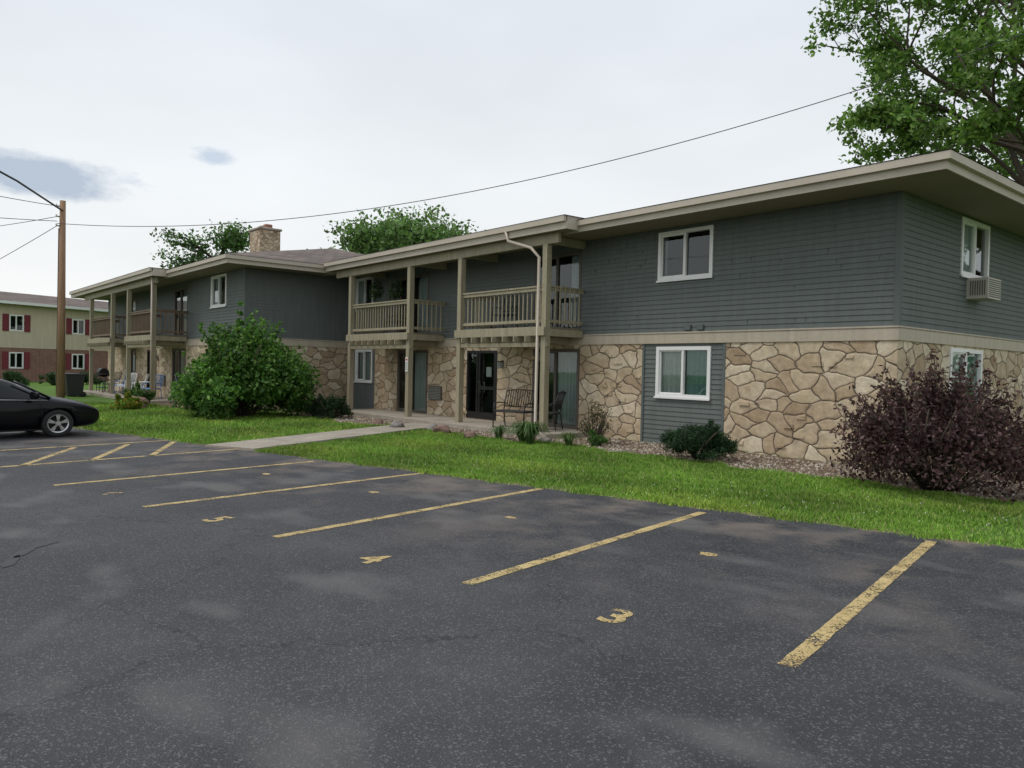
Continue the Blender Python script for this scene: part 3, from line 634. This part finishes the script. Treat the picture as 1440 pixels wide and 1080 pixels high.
shrub('purple_leaf_shrub',-4.62,12.3,3.0,1.8,23000,.066,[(.075,.038,.045),(.115,.055,.062),(.05,.027,.032),(.17,.105,.10),(.10,.07,.06)],60,85,seedd=5,droop=.4,flat=.7,spk=1.12,core=.26)
shrub('sparse_shrub',-12.35,13.0,.9,1.05,900,.05,[(.12,.12,.05),(.09,.10,.04),(.16,.12,.07)],12,16,seedd=6)
shrub('flowering_shrub',-11.9,12.6,.6,.35,1500,.05,[(.06,.13,.03),(.09,.18,.04)],12,2,seedd=7)
shrub('yellow_shrub',-28.7,7.0,1.6,.55,5000,.08,[(.17,.26,.03),(.12,.22,.03),(.32,.22,.03)],25,4,seedd=8)
shrub('green_shrub',-31.4,8.0,1.2,.9,3500,.08,[(.06,.13,.03),(.08,.16,.035)],20,4,seedd=9)
def strappy(name,x,y,n,h,col):
    V=[];c=[]
    for i in range(n):
        t=random.random()*6.283; o_=h*random.uniform(.4,1.1); hh=h*random.uniform(.6,1.1); w=.013
        p=[Vector((x+.05*math.cos(t),y+.05*math.sin(t),0)),Vector((x+.4*o_*math.cos(t),y+.4*o_*math.sin(t),hh*.9)),Vector((x+.8*o_*math.cos(t),y+.8*o_*math.sin(t),hh*.95)),Vector((x+1.15*o_*math.cos(t),y+1.15*o_*math.sin(t),hh*.6))]
        s=Vector((-math.sin(t),math.cos(t),0))*w; k=random.uniform(.6,1.3)
        for j in range(3):
            s2=s*(1 if j<2 else .2); V+= [tuple(p[j]-s),tuple(p[j]+s),tuple(p[j+1]+s2),tuple(p[j+1]-s2)]; c.append([a*k for a in col])
    np_mesh(name,np.array(V),4,np.array(c),'leaf')
strappy('daylily_plant',-13.0,11.55,170,.5,(.11,.19,.06)); strappy('daylily_plant',-13.5,11.75,90,.4,(.11,.19,.06)); strappy('daylily_plant',-14.3,11.7,80,.33,(.14,.21,.09)); strappy('daylily_plant',-12.2,12.0,60,.3,(.12,.20,.06))
# ---------------------------------------------------------------- trees
def tree(name,x,y,trunk_h,trunk_r,spread,ztop,n,size,pal,seed,levels=4,clump=.75,lean=0,kids=(6,4,4,3),low=.75,elr=(.35,1.15)):
    random.seed(seed); e=empty(name); c=MB(); ends=[]
    cz=(trunk_h+ztop)/2; rz=(ztop-trunk_h)/2
    def inside(p): return ((p.x-x)/spread)**2+((p.y-y)/spread)**2+((p.z-cz)/(rz*1.05))**2
    def grow(p,d,ln,r,lv):
        pts=[p.copy()]; rs=[r]; q=p.copy(); dd=d.copy(); ns=4
        for k in range(ns):
            dd=(dd+Vector((random.gauss(0,.13),random.gauss(0,.13),random.gauss(0,.08)+.03))).normalized()
            q=q+dd*ln/ns
            pts.append(q.copy()); rs.append(r*(1-.5*(k+1)/ns))
        c.tube(pts,rs,'bark',7 if lv<2 else 4,False)
        if lv>=levels-1:
            for k in (2,3,4): ends.append(pts[k])
        if lv==levels: return
        for k in range(kids[min(lv,len(kids)-1)]):
            f=random.uniform(.35,1.) if lv else random.uniform(.45,1.)
            i=min(ns-1,int(f*ns)); st=pts[i].lerp(pts[i+1],f*ns-i)
            ax=dd.orthogonal().normalized(); ax.rotate(Matrix.Rotation(random.random()*6.283,3,dd)); nd=dd.copy(); nd.rotate(Matrix.Rotation(random.uniform(.45,1.0),3,ax))
            nd.z=nd.z*.8+.12; nd.normalize(); l2=ln*random.uniform(.52,.78)
            if inside(st+nd*l2)>1.0: l2*=.5
            grow(st,nd,l2,r*.5,lv+1)
    tp=[(x,y,0),(x+.1+lean*.3,y,trunk_h*.5),(x+lean,y,trunk_h)]; c.tube(tp,[trunk_r*1.3,trunk_r,trunk_r*.85],'bark',12)
    top_=Vector(tp[-1])
    for k in range(7):
        t=k/7*6.283+random.random()*.5; el=random.uniform(*elr)
        d=Vector((math.cos(t)*math.cos(el),math.sin(t)*math.cos(el),math.sin(el)))
        ln=min(spread,rz*1.4)*random.uniform(.62,.8)
        grow(top_+Vector((0,0,-random.random()*trunk_h*.2)),d,ln,trunk_r*.5,1)
    grow(top_,Vector((.05,.05,1)).normalized(),rz*1.0,trunk_r*.7,1)
    c.obj('trunk_and_limbs',e)
    ends=[q for q in ends if q.z>trunk_h*low]
    R=[(clump*random.uniform(.6,1.25),clump*random.uniform(.6,1.25),clump*random.uniform(.35,.7)) for _ in ends]
    V,cc=leaves([tuple(q) for q in ends],R,n,size,pal,.6,.5,.7); np_mesh('foliage',V,4,cc,'leaf',e)
    return e
tree('maple_tree',-8.7,36.2,7.0,.40,10.5,23.5,72000,.21,[(.11,.21,.045),(.155,.27,.055),(.08,.155,.03),(.21,.33,.09)],11,4,.72,elr=(.15,1.1))
tree('maple_tree',-.5,38.5,5.5,.4,8.0,16.5,45000,.22,[(.06,.13,.03),(.085,.17,.04),(.045,.095,.022)],12,4,.95)
tree('maple_tree',-44,27.5,5.0,.35,6.6,13.6,40000,.26,[(.12,.22,.065),(.165,.275,.085),(.095,.175,.05)],13,3,1.15,kids=(6,6,5,3))  # distance haze painted into the leaf colours as a paler green
tree('maple_tree',-48,33,5.0,.35,6.0,13.6,22000,.28,[(.11,.20,.06),(.15,.25,.08),(.095,.175,.05)],15,3,1.2,kids=(6,6,5,3))  # same haze put into this tree's paler leaf palette
tree('maple_tree',-63,21.5,5.5,.35,4.6,15.2,26000,.28,[(.085,.165,.05),(.11,.21,.06),(.065,.13,.04)],14,3,1.15,kids=(6,6,5,3))
random.seed(5); C=[];R=[]
for i in range(150):
    t=math.radians(random.uniform(40,200)); d=random.uniform(120,150); s=random.uniform(3,6); C.append((math.cos(t)*d,math.sin(t)*d,s*.6)); R.append((s*1.2,s*1.2,s*.8))
V,cc=leaves(C,R,30000,1.1,[(.05,.10,.03),(.07,.13,.04)]); np_mesh('distant_trees',V,4,cc,'leaf')
# ---------------------------------------------------------------- neighbouring building
NB=empty('neighboring_apartment_building',(0,0,0)); nb=MB(); 
o0=Vector((-64.0,2.0)); dr=Vector((-.40,.917)).normalized()
nrm=Vector((dr.y,-dr.x))
WB=Wall(o0.x,o0.y,dr.x,dr.y,nrm.x,nrm.y)
wins=[]
for t in (-11.8,-6.8,-2.2,2.4,7.2,12,17):
    for z in (1.0,3.75): wins.append((t-.5,t+.5,z,z+1.15))
panel(nb,WB,-16,20,2.5,5.9,wins,'beige_siding',.14); panel(nb,WB,-16,20,-.1,2.5,wins,'brick')
for k in ((-16,0),(20,0)):
    a=WB(k[0],0,0); b_=WB(k[0],-11,0); m_=WB(k[0],-5.5,0)
    nb.quad([(a[0],a[1],0),(b_[0],b_[1],0),(b_[0],b_[1],5.9),(m_[0],m_[1],7.0),(a[0],a[1],5.9)],'beige_siding')
nb.quad([WB(-16,-11,0),WB(20,-11,0),WB(20,-11,5.9),WB(-16,-11,5.9)],'beige_siding')
nb.quad([WB(-16.5,.6,5.85),WB(20.5,.6,5.85),WB(20.5,-5.5,7.0),WB(-16.5,-5.5,7.0)],'shingle'); nb.quad([WB(-16.5,-11.6,5.85),WB(20.5,-11.6,5.85),WB(20.5,-5.5,7.0),WB(-16.5,-5.5,7.0)],'shingle')
obox(nb,WB,-16.5,20.5,.55,.65,5.66,5.86,'white_vinyl'); nb.quad([WB(-16.5,0,5.67),WB(20.5,0,5.67),WB(20.5,.55,5.67),WB(-16.5,.55,5.67)],'soffit')
for (a,b_,z,z1) in wins:
    window(nb,WB,a,b_,z,z1,n=2,sill=False); 
    for q in ((a-.5,a-.06),(b_+.06,b_+.5)): obox(nb,WB,q[0],q[1],.02,.06,z-.05,z1+.05,'red_shutter')
nb.obj('walls_and_windows',NB)
for i,(x,y) in enumerate(((-55,4.2),(-57,7.2),(-58,9.6),(-60,12.))): shrub('boxwood_shrub',x,y,1.9,1.2,2500,.12,[(.03,.065,.02),(.045,.09,.03)],18,0,seedd=20+i)
# ---------------------------------------------------------------- utility pole & wires
UP=empty('utility_pole'); u=MB(); px_,py_=-38.4,6.6
u.tube([(px_,py_,-.2),(px_+.02,py_,4),(px_+.04,py_,8.6)],[.17,.15,.115],'pole_wood',14)
u.tube([(px_+.1,py_,8.15),(px_+3.2,py_-2.1,8.55),(px_+6.6,py_-4.4,8.75)],.04,'wire',8)
u.tube([(px_-.02,py_-.16,.2),(px_+.02,py_-.14,7.4)],.02,'wire',6)
for z in (7.5,7.9,8.35): u.tube([(px_+.04,py_-.12,z),(px_+.04,py_-.24,z),(px_+.04,py_-.24,z+.08)],.035,'ac_beige',8)
u.obj('pole',UP)
l=MB(); l.tube([(px_+6.5,py_-4.33,8.72),(px_+7.2,py_-4.8,8.68)],[.1,.16],'ac_beige',12); l.obj('lamp_head',UP)
def wire(a,b_,sag,r=.014,ext=1.):
    a=Vector(a); b_=Vector(b_); q=MB(); pts=[]
    for i in range(61):
        t=i/60*ext; p=a+(b_-a)*t; p.z-=4*sag*t*(1-t); pts.append(p)
    q.tube(pts,r,'wire',5); return q.obj('overhead_wire')
wire((px_,py_-.2,7.6),(-11.3,20.7,9.46),1.25,.014,1.62)
wire((px_,py_-.2,8.35),(-25,-14,9.6),.8); wire((px_,py_-.2,7.7),(-27,-12,6.4),.5); wire((px_,py_-.2,7.5),(-56,.6,3.7),.2); wire((px_,py_-.2,7.9),(-60,-8,8.2),.8)
# ---------------------------------------------------------------- car
CAR=empty('parked_car'); 
st=[(-2.38,.40,.78,.84,.66,.52),(-2.30,.26,.90,.98,.80,.62),(-1.95,.19,.95,1.04,.88,.66),(-1.55,.18,.95,1.08,.9,.64),(-.95,.18,.94,1.34,.91,.59),(-.45,.18,.92,1.42,.915,.58),(-.12,.18,.915,1.435,.915,.58),(-.02,.18,.91,1.435,.915,.58),(.30,.18,.90,1.42,.915,.58),(.60,.18,.895,1.34,.91,.58),(1.22,.18,.88,.985,.905,.70),(1.7,.19,.83,.92,.89,.66),(2.05,.20,.76,.83,.86,.60),(2.28,.24,.66,.70,.78,.52),(2.40,.34,.52,.56,.62,.42)]
cb=MB(); rows=[]
for (x,zb,be,tp_,w,wt) in st:
    half=[(0,zb),(w*.86,zb),(w*.97,zb+.12),(w,(zb+be)/2),(w*.985,be-.07),(w*.955,be),(wt,tp_-.035),(wt*.6,tp_),(0,tp_+.008)]
    ring=[(x,y,z) for y,z in half]+[(x,-y,z) for y,z in half[-2:0:-1]]
    rows.append(ring)
nR=len(rows[0])
cb.v=[p for r in rows for p in r]; gi=cb.mi('car_paint'); g2=cb.mi('car_glass')
for i in range(len(rows)-1):
    for k in range(nR):
        a=i*nR+k; b_=i*nR+(k+1)%nR; cb.f.append((a,b_,b_+nR,a+nR)); cb.sm.append(True)
        side=k in (5,nR-6); topk=k in (6,7,nR-8,nR-7); x0=st[i][0]; x1=st[i+1][0]
        mat=gi
        if side and -1.6<x0 and x1<1.3 and i not in (6,): mat=g2
        if topk and ((x0==.60) or (x0==-1.55)): mat=g2
        cb.m.append(mat)
cb.f.append(tuple(range(nR))[::-1]); cb.m.append(gi); cb.sm.append(True); cb.f.append(tuple((len(rows)-1)*nR+k for k in range(nR))); cb.m.append(gi); cb.sm.append(True)
body=cb.obj('body',None,recalc=True)
ss_=body.modifiers.new('s','SUBSURF'); ss_.levels=2; ss_.render_levels=2
cutters=[]
for wx in (-1.38,1.38):
    for sy in (-1,1):
        c=MB(); c.tube([(wx,sy*.62,.33),(wx,sy*1.1,.33)],.375,'rubber',36); co=c.obj('c',None,recalc=True); cutters.append(co)
        bo=body.modifiers.new('b','BOOLEAN'); bo.object=co; bo.operation='DIFFERENCE'; bo.solver='EXACT'
bpy.context.view_layer.update()
dg=bpy.context.evaluated_depsgraph_get(); me2=bpy.data.meshes.new_from_object(body.evaluated_get(dg)); body.modifiers.clear(); body.data=me2; body.parent=CAR
for c in cutters: bpy.data.objects.remove(c)
dt=MB()
for wx in (-1.38,1.38):
    for sy in (-1,1):
        T=lambda r,t,y:(wx+r*math.cos(t),sy*y,.33+r*math.sin(t))
        prof=[(.19,.70),(.27,.69),(.315,.71),(.33,.75),(.33,.84),(.315,.885),(.27,.90),(.235,.895),(.225,.87)]
        n_=32
        for k in range(n_):
            t0,t1=k/n_*6.2832,(k+1)/n_*6.2832
            for (r0,y0),(r1,y1) in zip(prof[:-1],prof[1:]): dt.quad([T(r0,t0,y0),T(r0,t1,y0),T(r1,t1,y1),T(r1,t0,y1)],'rubber',True)
            dt.quad([T(.225,t0,.872),T(.225,t1,.872),T(.20,t1,.865),T(.20,t0,.865)],'alloy',True)
            dt.quad([T(.20,t0,.865),T(.20,t1,.865),T(.19,t1,.76),T(.19,t0,.76)],'alloy',True)
            dt.quad([T(.19,t0,.76),T(.19,t1,.76),T(0.001,t1,.76),T(.001,t0,.76)],'rubber')
        for k in range(5):
            t=k/5*6.2832+.3
            for dt_ in (-.13,.13):
                dt.quad([T(.05,t-.4,.868),T(.205,t+dt_-.085,.868),T(.205,t+dt_+.085,.868),T(.05,t+.4,.868)],'alloy')
        dt.tube([T(0,0,.85),T(0,0,.885)],.055,'alloy',14)
dt.obj('wheels',CAR)
d2=MB()
for sy in (-1,1):
    d2.tube([(1.24,sy*.80,.93),(.9,sy*.70,1.14),(.58,sy*.60,1.33)],.028,'car_paint',8)
    d2.tube([(-1.5,sy*.82,.96),(-1.2,sy*.72,1.15),(-.93,sy*.62,1.31)],.04,'car_paint',8)
    d2.tube([(1.15,sy*.885,.885),(.2,sy*.888,.915),(-1.4,sy*.88,.955)],.007,'chrome',6)
    for dx in (1.02,-.07,-1.05): d2.tube([(dx,sy*.898,.84),(dx+.02,sy*.921,.6),(dx+.02,sy*.900,.3)],.004,'rubber',4)
    d2.tube([(.05,sy*.915,.80),(.22,sy*.917,.80)],.014,'chrome',6); d2.tube([(-1.0,sy*.915,.83),(-.83,sy*.915,.83)],.014,'chrome',6)
    d2.tube([(.85,sy*.88,.93),(.83,sy*1.02,1.0)],[.03,.03],'car_paint',8); d2.tube([(.9,sy*1.0,1.01),(.80,sy*1.03,1.01)],[.085,.095],'car_paint',10)
    d2.tube([(1.95,sy*.80,.66),(2.12,sy*.74,.64),(2.27,sy*.62,.60),(2.34,sy*.5,.58)],[.03,.065,.06,.03],'lamp_glass',10)
    d2.tube([(-2.2,sy*.78,.83),(-2.34,sy*.62,.82)],[.06,.06],'red_shutter',8)
d2.box(2.30,2.40,-.36,.36,.40,.52,'rubber'); d2.box(2.36,2.41,-.30,.30,.455,.47,'chrome'); d2.box(-1.2,1.2,-.7,.7,.16,.3,'rubber')
d2.obj('details',CAR)
CAR.location=(-19.55,1.75,.01); CAR.rotation_euler=(0,0,math.atan2(.982,-.188)); CAR.scale=(.97,.97,.90)
# ---------------------------------------------------------------- light & world
Ld=Vector((-.30,-.62,1.15)).normalized()
sun=bpy.data.lights.new('sun','SUN'); sun.energy=1.5; sun.angle=math.radians(25); sun.color=(1,.94,.85)
so_=bpy.data.objects.new('sun',sun); so_.rotation_euler=Ld.to_track_quat('Z','Y').to_euler(); COL.objects.link(so_)
w=bpy.data.worlds.new('World'); S.world=w; w.use_nodes=True; nt=w.node_tree; bg=nt.nodes['Background']; bg.inputs['Strength'].default_value=.1
sk=N(nt,'ShaderNodeTexSky',sky_type='NISHITA'); sk.sun_disc=False; sk.sun_elevation=math.asin(Ld.z); sk.sun_rotation=math.atan2(Ld.x,Ld.y)
tc=N(nt,'ShaderNodeTexCoord'); gv=tc.outputs['Generated']
sp=N(nt,'ShaderNodeSeparateXYZ'); L(nt,gv,sp.inputs[0])
gr=ramp(nt,sp.outputs[2],[(0.,(.82,.82,.80)),(.20,(.76,.785,.80)),(.6,(.62,.665,.735))])
cl=noise(nt,vmap(nt,gv,(1,1,2.6)),2.2,3,.55)
gr=mixc(nt,gr,ramp(nt,cl,[(.3,.94),(.7,1.06)]),1.,'MULTIPLY')
def spot(gr,dirv,k,thr,col,sc,zs):
    dt=N(nt,'ShaderNodeVectorMath',operation='SUBTRACT'); L(nt,gv,dt.inputs[0]); dt.inputs[1].default_value=dirv
    mp=vmap(nt,dt.outputs[0],(1,1,zs)); ln=N(nt,'ShaderNodeVectorMath',operation='LENGTH'); L(nt,mp,ln.inputs[0])
    nz=noise(nt,vmap(nt,gv,(1,1,2.2)),sc,5,.6)
    v=math_(nt,'SUBTRACT',math_(nt,'ADD',math_(nt,'SUBTRACT',1.,math_(nt,'MULTIPLY',ln.outputs['Value'],k)),math_(nt,'MULTIPLY',nz,1.6)),thr)
    return mixc(nt,gr,col,math_(nt,'MULTIPLY',ramp(nt,v,[(.0,0.),(.4,1.)]),.85))
gr=spot(gr,(-.968,.125,.200),6.5,1.12,(.36,.43,.53),11,4.6)
gr=spot(gr,(-.919,.311,.243),21.,1.28,(.48,.56,.66),18,2.6)
sc=N(nt,'ShaderNodeVectorMath',operation='SCALE'); L(nt,gr,sc.inputs[0]); sc.inputs['Scale'].default_value=12.2
L(nt,mixc(nt,sk.outputs[0],sc.outputs[0],.92),bg.inputs['Color'])
# ---------------------------------------------------------------- camera
th=math.radians(40.2); F=Vector((-math.cos(th),math.sin(th),0)); Rt=Vector((math.sin(th),math.cos(th),0)); Z=Vector((0,0,1))
p=.0185; r=.022
fw=F*math.cos(p)-Z*math.sin(p); up=F*math.sin(p)+Z*math.cos(p)
r2=Rt*math.cos(r)+up*math.sin(r); u2=-Rt*math.sin(r)+up*math.cos(r)
mt=Matrix((r2,u2,-fw)).transposed().to_4x4(); mt.translation=Vector((0,0,1.68))
cd=bpy.data.cameras.new('camera'); cd.lens=27; cd.sensor_width=36; cd.clip_end=2000; co=bpy.data.objects.new('camera',cd); co.matrix_world=mt; COL.objects.link(co); S.camera=co
S.view_settings.view_transform='Standard'; S.view_settings.look='None'; S.view_settings.exposure=0
